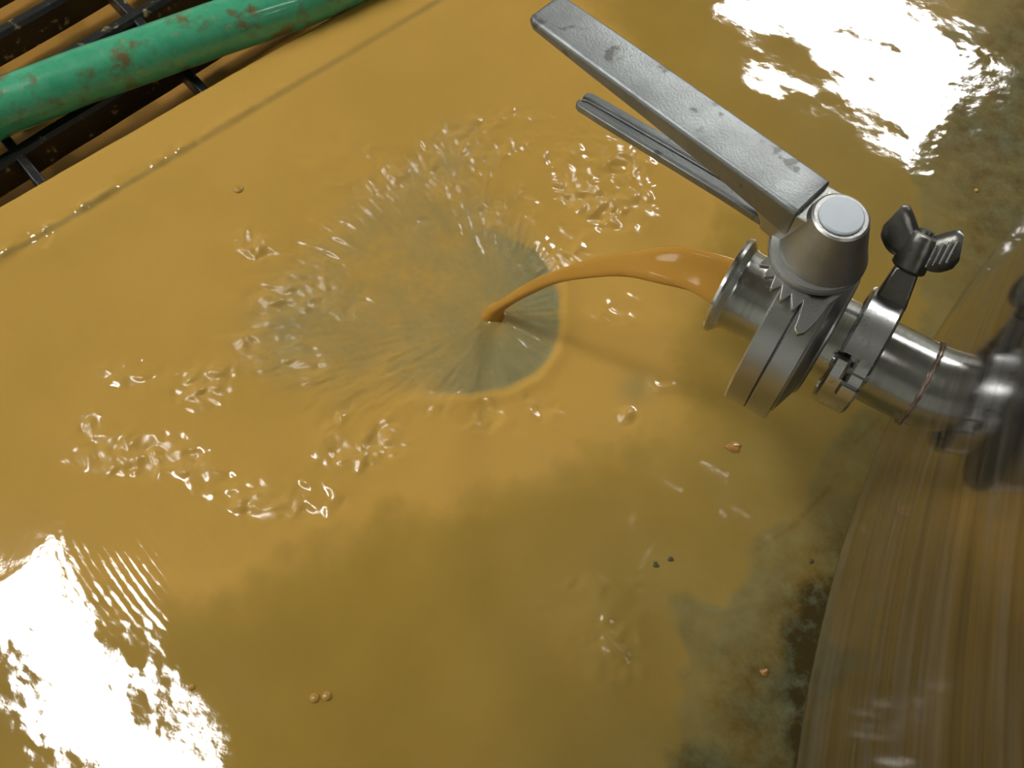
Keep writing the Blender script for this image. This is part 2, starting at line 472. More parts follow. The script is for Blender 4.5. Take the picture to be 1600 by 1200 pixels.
def fields(X, Y):
    """film (how opaque the liquid is, lowered for painted tank shade), tone (orange to olive), z height of the liquid surface"""
    U, V = xy2uv(X, Y)
    wob = fbm(X * 28, Y * 28, 3, 4) * 0.010 + fbm(X * 90, Y * 90, 31, 4) * 0.005
    r = np.hypot(X - IMP[0], Y - IMP[1]); th = np.arctan2(Y - IMP[1], X - IMP[0])
    # ---- opacity of the film
    film = np.full(X.shape, 0.97)
    streak = fbm(th * 14, r * 16, 5, 4)
    speck = fbm(X * 330, Y * 330, 7, 3)
    df = sdist(fan_all, X, Y)
    dr = sdist(fan_right, X, Y)
    xl = np.clip((X - IMP[0]) / 0.05, -1, 1)
    soft = 0.008 + 0.05 * sstep(0.02, -0.06, X - IMP[0])
    inside = sstep(0.5 * soft, -0.6 * soft, df + wob * 1.2 * sstep(0.03, -0.05, X - IMP[0]))
    base_in = 0.58 + 0.16 * sstep(0.01, 0.10, r) * sstep(0.04, -0.05, X - IMP[0]) + 0.30 * np.exp(-(r / 0.016) ** 2)
    mott = fbm(X * 60, Y * 60, 6, 4)
    thin = np.clip(base_in + 0.10 * streak + 0.22 * mott + 0.12 * speck, 0.15, 0.95)
    film = film * (1 - inside) + thin * inside
    sharp = sstep(0.0015, -0.0015, dr + 0.25 * wob) * sstep(-0.040, 0.015, X - IMP[0] + 0.3 * (Y - IMP[1]) + 0.8 * wob)
    thin_r = np.clip(0.30 + 0.35 * np.exp(-(r / 0.015) ** 2) + 0.15 * streak + 0.06 * speck, 0.1, 0.9)
    film = film * (1 - sharp) + np.minimum(film, thin_r) * sharp
    dg = sdist(fan_green, X, Y)
    film -= 0.16 * sstep(0.02, -0.015, dg + wob)
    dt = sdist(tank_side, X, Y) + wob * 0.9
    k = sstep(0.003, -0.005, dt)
    film = film * (1 - k) + (0.46 - 0.24 * sstep(0.0, -0.08, dt) + 0.18 * fbm(X * 45, Y * 45, 12, 5)) * k  # thin film beside the tank, lowered further for its shade
    film -= 0.34 * sstep(0.16, -0.01, dt) * (1 - k) * (0.6 + 0.4 * fbm(X * 14, Y * 14, 8, 3))  # tank shade put into the colour by thinning the film
    film *= 1 - 0.85 * sstep(0.006, -0.008, sdist(grime_poly, X, Y) + wob) - 0.55 * sstep(0.006, -0.010, sdist(grime2, X, Y) + wob)
    # joint between rim and slab: little liquid stays on the edge
    film -= 0.42 * np.exp(-((V - RIM) / 0.0015) ** 2) * (0.7 + 0.5 * fbm(U * 30, V * 5, 21, 3))
    # pit with an eddy
    ex, ey = at(993, 612)[:2]
    re = np.hypot(X - ex, Y - ey)
    film -= 0.33 * np.exp(-(re / 0.010) ** 2)
    film = np.clip(film, 0.06, 0.98)
    # ---- tone
    do = sdist(orange_zone, X, Y) + wob * 2.0
    tone = 0.18 + 0.62 * sstep(0.03, -0.03, do)
    tone += 0.22 * np.exp(-((do + 0.012) / 0.012) ** 2)
    tone += 0.25 * sstep(0.02, -0.02, V - RIM)
    tone += 0.12 * fbm(X * 9, Y * 9, 14, 3)
    tone += 0.25 * np.exp(-((r - 0.085) / 0.03) ** 2) * sstep(-0.2, 0.5, np.cos(th))
    # ---- surface height
    lip_out = np.clip(df, 0, None)
    lw = sstep(0.0, -0.05, X - IMP[0])
    h = 0.0012 + 0.0022 * sstep(-0.004 - 0.05 * lw, 0.006 + 0.04 * lw, df)
    rightish = sstep(-0.03, 0.03, X - IMP[0] + 0.02)
    h += 0.0011 * np.exp(-((df - 0.006) / 0.0045) ** 2) * rightish
    h += 0.0022 * np.exp(-(r / 0.006) ** 2)
    h -= 0.0010 * np.exp(-(re / 0.007) ** 2) - 0.0002 * np.cos(re / 0.0035) * np.exp(-(re / 0.022) ** 2)
    # calm swell everywhere
    h += 0.00030 * fbm(X * 13, Y * 13, 40, 2)
    # chop thrown out by the jet: short radial streaks near, broken crests further out
    patch = np.zeros(X.shape)
    for qx_, qy_, wpx, hpx, am in CHOP:
        c = at(qx_, qy_)[:2]; e1 = at(qx_ + wpx, qy_)[:2] - c; e2 = at(qx_, qy_ + hpx)[:2] - c
        det = e1[0] * e2[1] - e1[1] * e2[0]
        a_ = ((X - c[0]) * e2[1] - (Y - c[1]) * e2[0]) / det; b_ = (e1[0] * (Y - c[1]) - e1[1] * (X - c[0])) / det
        patch = np.maximum(patch, am * np.exp(-(0.8 * (a_ * a_ + b_ * b_)) ** 2))
    broken = sstep(-0.50, 0.15, fbm(X * 45 + 3, Y * 45, 50, 3))
    wx = X + 0.004 * fbm(X * 70, Y * 70, 55, 2); wy = Y + 0.004 * fbm(X * 70, Y * 70, 56, 2)
    crest = fbm(wx * 120, wy * 120, 60, 2)
    radial = fbm(th * 30, r * 70, 61, 3)
    spray = np.exp(-((df + 0.004) / 0.022) ** 2) * sstep(0.06, -0.02, X - IMP[0])
    h += 0.0030 * patch * broken * crest
    h += 0.0011 * spray * radial
    h += 0.00030 * inside * (speck + radial)
    ruffle = np.clip(patch * broken + 0.5 * spray + 0.5 * inside, 0, 1)
    # capillary rings on the calm lower left pool
    cx, cy = at(262, 850)[:2]
    rc = np.hypot((X - cx), (Y - cy))
    h += 0.00006 * np.sin(2 * np.pi * r / 0.0042) * np.exp(-(rc / 0.035) ** 2)
    px, py = at(150, 830)[:2]
    h += 0.0002 * np.exp(-(((X - px) / 0.035) ** 2 + ((Y - py) / 0.035) ** 2)) * 1.0
    # wind-ruffled edges of the lower left pool and the rough patch beyond the handle
    qx, qy = at(1340, 90)[:2]
    ruff = np.exp(-(np.hypot(X - qx, Y - qy) / 0.12) ** 2)
    h += 0.00050 * ruff * fbm(X * 28, Y * 28, 70, 2) + 0.00006 * ruff * fbm(X * 110, Y * 110, 71, 2)
    sx, sy = at(120, 1080)[:2]
    ruf2 = np.exp(-(np.hypot(X - sx, Y - sy) / 0.085) ** 2)
    h += 0.00007 * ruf2 * fbm(X * 170, Y * 170, 75, 3) + 0.00040 * ruf2 * fbm(X * 26, Y * 26, 76, 2)
    # ridge of droplets along the joint of the rim
    h += 0.0024 * np.exp(-((V - RIM + 0.002) / 0.005) ** 2) * np.clip(fbm(U * 110, V * 110, 80, 2), -0.15, 1) * sstep(0.28, 0.05, U)
    h += 0.0016 * sstep(RIM + 0.003, RIM - 0.003, V)
    h += 0.0004 * fbm(U * 60, V * 60, 85, 2) * sstep(RIM, RIM - 0.01, V)
    # the liquid thins out over the floor next to the tank
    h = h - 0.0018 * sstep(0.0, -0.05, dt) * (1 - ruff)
    h = np.maximum(h, 0.0003 + 0.0014 * sstep(RIM + 0.003, RIM, V))
    # over the lip it rolls down into the channel
    fall = np.clip(0.006 - V, 0, None)
    h = h - np.where(V < 0.006, np.minimum(fall * fall / 0.010, 0.006), 0)
    return film, np.clip(tone, 0, 1.2), np.maximum(h, -0.2), ruffle

def grime_shade_field(X, Y):
    wob = fbm(X * 60, Y * 60, 90, 4) * 0.010
    g = 1.15 * sstep(0.006, -0.008, sdist(grime_poly, X, Y) + wob)
    g = np.maximum(g, 0.75 * sstep(0.006, -0.010, sdist(grime2, X, Y) + wob))
    g = np.maximum(g, 0.55 * sstep(0.012, -0.012, sdist(grime3, X, Y) + wob * 1.6))
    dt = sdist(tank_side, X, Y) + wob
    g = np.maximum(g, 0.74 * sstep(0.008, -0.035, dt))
    g = np.maximum(g, 0.40 * sstep(0.14, 0.0, dt))  # broad darkening towards the tank, painted in for its shade
    for c in cracks:
        g = np.maximum(g, 0.7 * np.exp(-((sdist(c, X, Y, False) + wob * 0.25) / 0.0028) ** 2))
    return g

def axis_nodes(lo, hi, d0, d1, fine, step, coarse):
    """dense nodes between d0 and d1, growing spacing outside"""
    mid = list(np.arange(d0, d1, fine))
    a = []; x = d0; s = fine
    while x > lo:
        s = min(s * step, coarse); x -= s; a.append(max(x, lo))
    b = []; x = mid[-1]; s = fine
    while x < hi:
        s = min(s * step, coarse); x += s; b.append(min(x, hi))
    return np.array(sorted(set(a)) + mid + b)

def grid_mesh(name, us, vs, zfun, attrs, mat, kind):
    Ug, Vg = np.meshgrid(us, vs, indexing='ij')
    X, Y = uv2xy(Ug, Vg)
    Z, A = zfun(X, Y)
    nu, nv = Ug.shape
    co = np.stack([X, Y, Z], -1).reshape(-1, 3).astype(np.float32)
    i = np.arange(nu * nv).reshape(nu, nv)
    q = np.stack([i[:-1, :-1], i[:-1, 1:], i[1:, 1:], i[1:, :-1]], -1).reshape(-1, 4)
    # orientation: face normal up
    a, b, c = co[q[0, 0]], co[q[0, 1]], co[q[0, 2]]
    if np.cross(b - a, c - a)[2] < 0: q = q[:, ::-1]
    me = bpy.data.meshes.new(name)
    me.vertices.add(len(co)); me.vertices.foreach_set('co', co.ravel())
    me.loops.add(q.size); me.loops.foreach_set('vertex_index', np.ascontiguousarray(q).ravel().astype(np.int32))
    me.polygons.add(len(q)); me.polygons.foreach_set('loop_start', np.arange(0, q.size, 4, dtype=np.int32))
    me.update(calc_edges=True)
    me.polygons.foreach_set('use_smooth', np.ones(len(q), bool))
    for k, arr in A.items():
        at_ = me.attributes.new(k, 'FLOAT', 'POINT')
        at_.data.foreach_set('value', arr.ravel().astype(np.float32))
    me.materials.append(mat)
    o = bpy.data.objects.new(name, me)
    COL.objects.link(o)
    return o

# ------------------------------------------------------------------ structure
RX0, RX1, RY0, RY1 = -4.2, 3.0, -3.2, 5.0
def far_floor():
    # floor slab on the tank side of the drain, denser where it shows
    us = axis_nodes(-3.4, 4.4, -0.45, 0.75, 0.006, 1.25, 0.25)
    vv = axis_nodes(RIM, 4.4, RIM, 0.85, 0.006, 1.25, 0.25)
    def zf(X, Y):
        g = grime_shade_field(X, Y)
        return 0.0012 * g * (0.5 + fbm(X * 120, Y * 120, 95, 3)) - 0.0006, {'grime_shade': g}
    return grid_mesh('floor', us, vv, zf, None, M['floor'], 'structure')
tag(far_floor(), 'grey-green coated concrete floor under the yellow liquid', kind='structure')

v, f = xf(box(-3.4, 4.4, 0.0, RIM, -0.10, 0.0012), DRAIN)
rim = add_mesh('trim_1', v, f, M['channel'], bevel=0.003)
tag(rim, 'narrow concrete rim along the drain channel', kind='structure')
v, f = xf(join(box(-3.4, 4.4, -CH_W - 0.03, 0.0, -0.13, -CH_D),
               box(-3.4, 4.4, -CH_W - 0.03, -CH_W, -CH_D, -0.0005)), DRAIN)
tag(add_mesh('drain_channel', v, f, M['channel']), 'sunken drain channel under the black grate', kind='structure')
v, f = xf(box(-3.4, 4.4, -3.6, -CH_W - 0.03, -0.05, 0.0), DRAIN)
tag(add_mesh('floor', v, f, M['floor']), 'floor beyond the drain channel', kind='structure')

def quad(name, pts, mat, label):
    # a slab 5 cm thick, thickness away from the room
    o = add_mesh(name, *pts, mat)
    tag(o, label, kind='structure')
quad('ceiling', box(RX0, RX1, RY0, RY1, CEIL_Z + 0.09, CEIL_Z + 0.14), M['ceil'], 'plain grey-white ceiling over the room')
quad('wall_left', box(RX0 - 0.05, RX0, RY0, RY1, 0, CEIL_Z + 0.09), M['plaster'], 'white plaster wall beyond the drain')
quad('wall_right', box(RX1, RX1 + 0.05, RY0, RY1, 0, CEIL_Z + 0.09), M['plaster'], 'white plaster wall behind the tank')
quad('wall_back', box(RX0, RX1, RY1, RY1 + 0.05, 0, CEIL_Z + 0.09), M['plaster'], 'white plaster wall past the valve handle')
quad('wall_front', box(RX0, RX1, RY0 - 0.05, RY0, 0, CEIL_Z + 0.09), M['plaster'], 'white plaster wall behind the camera')

for (x, y, L_, W_, a, lab) in LAMPS:
    t = empty('ceiling_lamp', (x, y, CEIL_Z))
    R = Matrix.Translation((x, y, CEIL_Z)) @ Matrix.Rotation(math.radians(a), 4, 'Z')
    tag(t, lab, 'lamp', 'ceiling lights')
    v, f = xf(box(-L_ / 2 - 0.03, L_ / 2 + 0.03, -W_ / 2 - 0.03, W_ / 2 + 0.03, 0.02, 0.09), R)
    add_mesh('housing', v, f, M['housing'], t, bevel=0.006)
    v, f = xf(box(-L_ / 2, L_ / 2, -W_ / 2, W_ / 2, 0.0, 0.0195), R)
    add_mesh('diffuser', v, f, M['lamp'], t)

# ------------------------------------------------------------------ the liquid on the floor
def puddle():
    us = axis_nodes(-1.2, 1.6, -0.36, 0.62, 0.00125, 1.12, 0.03)
    vv = axis_nodes(0.0008, 1.5, 0.0008, 0.70, 0.00125, 1.12, 0.03)
    vv = np.concatenate([np.array([-0.0330, -0.0250, -0.0170, -0.0110, -0.0070, -0.0045, -0.0028, -0.0014, -0.0004]), vv])
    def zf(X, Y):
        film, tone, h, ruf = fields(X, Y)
        return h, {'film': film, 'tone': tone, 'ruffle': ruf, 'grime_shade': grime_shade_field(X, Y)}
    o = grid_mesh('liquid_puddle', us, vv, zf, None, M['liquid'], 'stuff')
    # the roll over the lip hangs close to the channel wall
    me = o.data
    co = np.empty(len(me.vertices) * 3, np.float32); me.vertices.foreach_get('co', co); co = co.reshape(-1, 3)
    U, V = xy2uv(co[:, 0], co[:, 1])
    neg = V < 0
    Vn = np.where(neg, -0.003 * (1 - np.exp(V / 0.003)), V)
    z = np.where(neg, co[:, 2] + V * 1.2, co[:, 2])
    X, Y = uv2xy(U, Vn)
    co[:, 0] = np.where(neg, X, co[:, 0]); co[:, 1] = np.where(neg, Y, co[:, 1]); co[:, 2] = np.where(neg, z, co[:, 2])
    me.vertices.foreach_set('co', co.ravel()); me.update()
    return o
tag(puddle(), 'glossy murky yellow liquid spread over the floor', 'liquid', kind='stuff')

def drain_liquid():
    us = axis_nodes(-1.2, 1.6, -0.15, 0.45, 0.004, 1.2, 0.05)
    vv = np.arange(-CH_W, 0.0001, 0.004)
    def zf(X, Y):
        return -0.040 + 0.0016 * fbm(X * 22, Y * 22, 101, 3), {'film': np.ones(X.shape)}
    return grid_mesh('drain_liquid', us, vv, zf, None, M['liquid_plain'], 'stuff')
tag(drain_liquid(), 'brownish yellow liquid standing in the drain channel below the grate', 'liquid', kind='stuff')

# ------------------------------------------------------------------ tank
def tank():
    t = empty('steel_tank', (TANK_C[0], TANK_C[1], 0))
    tag(t, 'large round stainless steel tank with mirror-like brushed wall', 'tank')
    cx, cy = TANK_C
    H1 = 1.55
    seg = 192
    # wall with uv (u = girth metres, v = height metres)
    prof = [(0.50, TANK_BOT - 0.020), (0.585, TANK_BOT - 0.008), (0.604, TANK_BOT - 0.003), (0.6095, TANK_BOT + 0.0005), (TANK_R - 0.0005, TANK_BOT + 0.004), (TANK_R, TANK_BOT + 0.009)]
    prof += [(TANK_R, z) for z in np.linspace(TANK_BOT + 0.05, H1, 24)]
    V, Fc, UV = [], [], []
    for i in range(seg):
        a = math.pi + 2 * math.pi * (i + 0.5) / seg
        for r, z in prof: V.append((cx + r * math.cos(a), cy + r * math.sin(a), z))
    n = len(prof)
    for i in range(seg):
        j = (i + 1) % seg
        for k in range(n - 1): Fc.append((i * n + k, j * n + k, j * n + k + 1, i * n + k + 1))
    me = bpy.data.meshes.new('tank_wall'); me.from_pydata(V, [], Fc)
    uvl = me.uv_layers.new(name='UVMap')
    for p in me.polygons:
        i = p.index // (n - 1)
        for li, vi in zip(p.loop_indices, p.vertices):
            ii = vi // n
            if i == seg - 1 and ii == 0: ii = seg
            uvl.data[li].uv = (ii * 2 * math.pi * TANK_R / seg, V[vi][2])
    link('tank_wall', me, M['tank'], t, 60)
    # dished floor of the tank and lid
    def disc(name, zs, mat):
        rr = [(r, z) for r, z in zs]
        V, Fc = [], []
        for i in range(96):
            a = 2 * math.pi * i / 96
            for r, z in rr: V.append((cx + r * math.cos(a), cy + r * math.sin(a), z))
        m = len(rr)
        for i in range(96):
            j = (i + 1) % 96
            for k in range(m - 1): Fc.append((i * m + k, j * m + k, j * m + k + 1, i * m + k + 1))
        add_mesh(name, V, Fc, mat, t, 40)
    disc('tank_bottom', [(0.505, TANK_BOT - 0.020), (0.3, TANK_BOT - 0.035), (0.001, TANK_BOT - 0.042)], M['turned'])
    disc('tank_lid', [(TANK_R + 0.012, H1 - 0.01), (TANK_R + 0.012, H1 + 0.015), (0.45, H1 + 0.07), (0.001, H1 + 0.10)], M['turned'])
    for a in (25, 145 - 40, -25 - 60):
        x = cx + 0.44 * math.cos(math.radians(a)); y = cy + 0.44 * math.sin(math.radians(a))
        v, f = join(lathe([(0.0, 0.03), (TANK_BOT - 0.02, 0.03)], 24, False))
        v = [(x + p[1], y + p[2], p[0]) for p in v]
        add_mesh('leg', v, f, M['turned'], t, 40)
    # outlet pipe stub welded into the wall, with its ferrule
    o = 0.0665
    prof = [(o, 0.0175), (o, 0.0235), (o + 0.0025, 0.0238), (o + 0.006, 0.0200), (o + 0.008, 0.0195), (X_JOIN + 0.004, 0.0195), (X_JOIN + 0.004, 0.0175)]
    v, f = lathe(prof)
    v = [(x, y, z + PIPE_H) for x, y, z in v]
    add_mesh('outlet_pipe', v, f, M['pipe'], t, 30)
    # weld bead that follows the curved wall
    V, Fc = [], []
    sg, tg = 72, 8
    for i in range(sg):
        a = 2 * math.pi * i / sg
        for k in range(tg):
            b = 2 * math.pi * k / tg
            rr = 0.0198 + 0.0011 * math.cos(b)
            y = rr * math.sin(a); z = rr * math.cos(a)
            xs = cx - math.sqrt(TANK_R ** 2 - (y - cy) ** 2)
            V.append((xs + 0.0011 * math.sin(b) + 0.0003 * math.sin(a * 23), y, PIPE_H + z))
    for i in range(sg):
        for k in range(tg):
            Fc.append((i * tg + k, i * tg + (k + 1) % tg, ((i + 1) % sg) * tg + (k + 1) % tg, ((i + 1) % sg) * tg + k))
    add_mesh('weld_bead', V, Fc, M['weld'], t, 60)
    return t
tank()

# ------------------------------------------------------------------ butterfly valve
def valve():
    t = empty('butterfly_valve', (0.031, 0, PIPE_H - 0.0466))
    tag(t, 'stainless butterfly valve with squeeze-lever handle pouring yellow liquid', 'valve')
    up = lambda p: ([(x, y, z + PIPE_H) for x, y, z in p[0]], p[1])
    SX = 0.031
    # outlet ferrule
    prof = [(-0.0012, 0.0178), (-0.0012, 0.0232), (0.0002, 0.0238), (0.0016, 0.0236), (0.0045, 0.0203), (0.0065, 0.0195), (0.0232, 0.0195), (0.0232, 0.0178)]
    add_mesh('outlet_ferrule', *up(lathe(prof, 96)), M['pipe'], t, 25)
    # two halves of the round body
    rb = 0.0468
    for nm, a, b in (('body_half', 0.0232, 0.0335), ('body_half', 0.0338, 0.0445)):
        prof = [(a, 0.0178), (a, rb - 0.0008), (a + 0.0008, rb), (b - 0.0004, rb), (b, rb - 0.0004), (b, 0.0178)]
        add_mesh(nm, *up(lathe(prof, 128)), M['turned'], t, 25)
    add_mesh('body_seal', *up(lathe([(0.0333, 0.03), (0.0333, rb - 0.0007), (0.0340, rb - 0.0007), (0.0340, 0.03)], 96)), M['seal'], t, 30)
    # stepped shoulder behind the body
    prof = [(0.0445, 0.0178), (0.0445, 0.0420), (0.0455, 0.0420), (0.0495, 0.0300), (0.0505, 0.0295), (0.0510, 0.0280), (0.0510, 0.0178)]
    add_mesh('body_shoulder', *up(lathe(prof, 96)), M['cast_dark'], t, 25)
    prof = [(0.0490, 0.0178), (0.0490, 0.0195), (0.0600, 0.0195), (0.0628, 0.0236), (0.0660, 0.0236), (0.0660, 0.0178)]
    add_mesh('inlet_ferrule', *up(lathe(prof, 96)), M['pipe'], t, 25)
    # butterfly disc inside, a little open
    dsc = lathe([(-0.002, 0.0005), (-0.0015, 0.016), (0.0, 0.0172), (0.0015, 0.016), (0.002, 0.0005)], 48)
    R = Matrix.Translation((SX, 0, PIPE_H)) @ Matrix.Rotation(math.radians(78), 4, 'Z')
    add_mesh('disc', *xf(dsc, R), M['turned'], t, 30)
    # ratchet plate with saw teeth over the body
    A = Matrix.Translation((SX, 0, 0))
    poly = []
    tb = []
    for k in range(5):
        a0 = math.radians(214 + 12.5 * k); a1 = math.radians(214 + 12.5 * (k + 1))
        r1 = 0.0262 + 0.0006 * k; r0 = 0.0222 + 0.0004 * k
        tb += [(r0 * math.cos(a0), r0 * math.sin(a0)), (r1 * math.cos(a0 + math.radians(7)), r1 * math.sin(a0 + math.radians(7))),
               (r1 * math.cos(a0 + math.radians(9.5)), r1 * math.sin(a0 + math.radians(9.5)))]
    finger = [(0.0030, -0.0245), (0.0045, -0.0300), (0.0052, -0.0350), (0.0075, -0.0365), (0.0098, -0.0345), (0.0118, -0.0280), (0.0128, -0.0200)]
    back = [(0.0165, -0.010), (0.0165, 0.010), (0.008, 0.019), (-0.010, 0.018), (-0.018, 0.006), (-0.0195, -0.006)]
    poly = tb + finger + back
    Vp, Fp = prism([(SX + x, y) for x, y in poly], PIPE_H + 0.0470, PIPE_H + 0.0495)
    # the finger bends down over the shoulder of the body
    Vp = [(x, y, z - max(0.0, -y - 0.022) * 0.35) for x, y, z in Vp]
    add_mesh('ratchet_plate', Vp, Fp, M['cast_plate'], t, 30, bevel=0.0004)
    # conical hub with a collar
    z0, z1 = PIPE_H + 0.0515, PIPE_H + 0.0765
    rings = []
    def hub_ring(z, rx, ry, ox=0.0, n=48):
        # round to the right, a flatter side where the handle leaves
        R_ = []
        for k in range(n):
            a = 2 * math.pi * k / n
            c, s = math.cos(a), math.sin(a)
            R_.append((SX + ox + rx * c, ry * s, z))
        return R_
    for z, rx in ((z0 - 0.003, 0.0185), (z0 + 0.0015, 0.0185), (z0 + 0.003, 0.0178), (z0 + 0.012, 0.0150), (z1 - 0.002, 0.0120), (z1 - 0.0006, 0.0116), (z1, 0.0106)):
        rings.append(hub_ring(z, rx, rx))
    add_mesh('hub', *loft(rings), M['cast_dark'], t, 30)
    rings = [hub_ring(z, r - 0.0008, r, -0.0018) for z, r in ((PIPE_H + 0.0490, 0.0205), (PIPE_H + 0.0500, 0.0213), (PIPE_H + 0.0518, 0.0213), (PIPE_H + 0.0530, 0.0206), (PIPE_H + 0.0535, 0.0182))]
    add_mesh('hub_collar', *loft(rings), M['cast_plate'], t, 30)
    rings = [hub_ring(z, r, r) for z, r in ((z1 - 0.001, 0.0090), (z1 + 0.0006, 0.0090), (z1 + 0.0011, 0.0084), (z1 + 0.0012, 0.005))]
    cp = add_mesh('pin_cap', *loft(rings), M['cap'], t, 30)
    cp['label'] = 'pale bluish round pin cap'
    # handle: local s along the lever, q across it
    ang = math.radians(167.7)
    HM = Matrix.Translation((SX, 0.002, 0)) @ Matrix.Rotation(ang, 4, 'Z')
    zt = PIPE_H + 0.0745
    st = [(0.0135, 0.0118, 0.0175), (0.020, 0.0119, 0.0165), (0.050, 0.0119, 0.0125), (0.090, 0.0118, 0.0095), (0.130, 0.0116, 0.0075), (0.158, 0.0112, 0.0060), (0.1608, 0.0100, 0.0052)]
    rings = []
    bv = 0.0018
    for s, hw, dp in st:
        rings.append([(s, -hw + bv * 1.0, zt), (s, hw - bv * 0.7, zt), (s, hw, zt - bv), (s, hw - 0.001, zt - dp), (s, -hw + 0.001, zt - dp), (s, -hw, zt - bv)])
    lv = add_mesh('handle_lever', *xf(loft(rings), HM), M['cast'], t, 50, bevel=0.0007)
    # neck: joins lever and hub
    prof_side = [(0.004, zt - 0.0010), (0.034, zt - 0.006), (0.0335, zt - 0.012), (0.030, zt - 0.0155), (0.0265, zt - 0.0195), (0.0262, zt - 0.0235), (0.020, zt - 0.0242), (0.004, zt - 0.0242)]
    V1 = [(s, -0.0108, z) for s, z in prof_side]; V2 = [(s, 0.0108, z) for s, z in prof_side]
    add_mesh('handle_neck', *xf(loft([V1, V2]), HM), M['cast_dark'], t, 40, bevel=0.001)
    # squeeze trigger: a bar with two raised rails
    TM = HM @ Matrix.Translation((0, -0.0005, 0))
    tr = []
    for s, z, hw in ((0.024, PIPE_H + 0.0505, 0.0062), (0.050, PIPE_H + 0.0480, 0.0062), (0.085, PIPE_H + 0.0432, 0.0060), (0.118, PIPE_H + 0.0385, 0.0056), (0.1325, PIPE_H + 0.0365, 0.0052), (0.1350, PIPE_H + 0.0362, 0.0040)):
        g = 0.0017
        tr.append([(s, -hw, z - 0.004), (s, hw, z - 0.004), (s, hw, z), (s, hw - 0.0024, z + 0.0002), (s, hw - 0.0034, z - g), (s, -hw + 0.0040, z - g), (s, -hw + 0.0030, z + 0.0002), (s, -hw, z)])
    add_mesh('trigger', *xf(loft(tr), TM), M['cast'], t, 40, bevel=0.0003)
    return t
valve()

# ------------------------------------------------------------------ pipe clamp
def clamp():
    XC = 0.0652
    t = empty('pipe_clamp', (XC, 0, PIPE_H - 0.030))
    tag(t, 'hinged steel pipe clamp with dark wing nut, between valve and tank', 'clamp')
    W = 0.0078
    def P(phi, r, x):      # phi from straight up towards the camera side (-Y)
        a = math.radians(phi)
        return (XC + x, -r * math.sin(a), PIPE_H + r * math.cos(a))
    def band(phi0, phi1, x0, x1, ri=0.0238, ro=0.0292, n=40, taper=0.003):
        rings = []
        for k in range(n + 1):
            p = phi0 + (phi1 - phi0) * k / n
            rings.append([P(p, ri, x0), P(p, ro - 0.0012, x0), P(p, ro, x0 + 0.0012), P(p, ro, x1 - 0.0012), P(p, ro - 0.0012, x1), P(p, ri, x1)])
        return loft(rings)
    # front band with its tongue, the notch beside it holds the hinge knuckle
    add_mesh('front_band', *band(-58, 40, -W, W), M['clamp'], t, 35)
    add_mesh('hinge_tongue', *band(39.5, 63, 0.0002, W, 0.0240, 0.0296, 14), M['clamp'], t, 35)
    kn = band(46, 61, -W - 0.0002, -0.0014, 0.0245, 0.0315, 10)
    add_mesh('hinge_knuckle', *kn, M['clamp'], t, 35)
    add_mesh('hinge_knuckle', *band(66, 78, -0.001, W, 0.0245, 0.0305, 10), M['clamp'], t, 35)
    add_mesh('rear_band', *band(64, 298, -W, W, 0.0240, 0.0286, 80), M['clamp'], t, 35)
    # hinge pin
    a = P(53, 0.0275, -W - 0.0012); b = P(53, 0.0275, W + 0.0006)
    add_mesh('hinge_pin', *tube([a, b], 0.0022, 16), M['nut'], t, 40)
    # lugs and swing bolt at the top
    bd = Vector((-0.06, 0.66, 0.75)).normalized()
    base = Vector((XC + 0.001, 0.0185, PIPE_H + 0.0225))
    sd = Vector((1, 0, 0)); nd = bd.cross(sd) * -1
    def obox(c, u, v, w, hu, hv, hw, tp=1.0):
        V = []
        for k in (-1, 1):
            s = tp if k > 0 else 1.0
            V += [c + u * hu * k + v * hv * a * s + w * hw * b * s for a, b in ((-1, -1), (1, -1), (1, 1), (-1, 1))]
        return V, [(0, 1, 2, 3), (7, 6, 5, 4), (0, 4, 5, 1), (1, 5, 6, 2), (2, 6, 7, 3), (3, 7, 4, 0)]
    lug = obox(base + bd * 0.005, bd, sd, nd, 0.0085, 0.0072, 0.0065, 0.72)
    add_mesh('clamp_lug', *lug, M['nut'], t, bevel=0.0012)
    add_mesh('swing_bolt', *tube([base + bd * 0.008, base + bd * 0.0315], 0.0032, 20), M['nut'], t, 40)
    nc = base + bd * 0.0255
    # wing nut: hub and two wings along X
    hub = []
    for s, r in ((-0.0125, 0.0066), (-0.0115, 0.0076), (-0.002, 0.0074), (0.0035, 0.0064), (0.0045, 0.0050)):
        hub.append([nc + bd * s + (sd * math.cos(2 * math.pi * k / 28) + nd * math.sin(2 * math.pi * k / 28)) * r for k in range(28)])
    wn = add_mesh('wing_nut', *loft(hub), M['nut'], t, 40)
    for sgn in (-1, 1):
        rings = []
        for k in range(9):
            q = k / 8
            d = 0.003 + 0.0125 * q
            lift = -0.003 + 0.0085 * q ** 1.5
            half = 0.0064 + 0.0024 * math.sin(q * math.pi * 0.75)
            if k == 8: half *= 0.75
            th = 0.0050 - 0.0010 * q
            c = nc + sd * sgn * d + bd * lift
            ax = (bd * 0.95 - sd * sgn * 0.3).normalized()
            rings.append([c + ax * half * math.cos(a_) + nd * th * math.sin(a_) for a_ in [2 * math.pi * m_ / 16 for m_ in range(16)]])
        add_mesh('wing', *loft(rings), M['nut'], wn, 40)
    # grip ridges on the near wing
    for k in range(4):
        c = nc + sd * (0.0060 + 0.0022 * k) + bd * (-0.002 + 0.0018 * k) + nd * 0.0043
        add_mesh('ridge', *tube([c - bd * 0.0055, c + bd * 0.0045], 0.0008, 8), M['clamp'], wn, 50)
    return t
clamp()

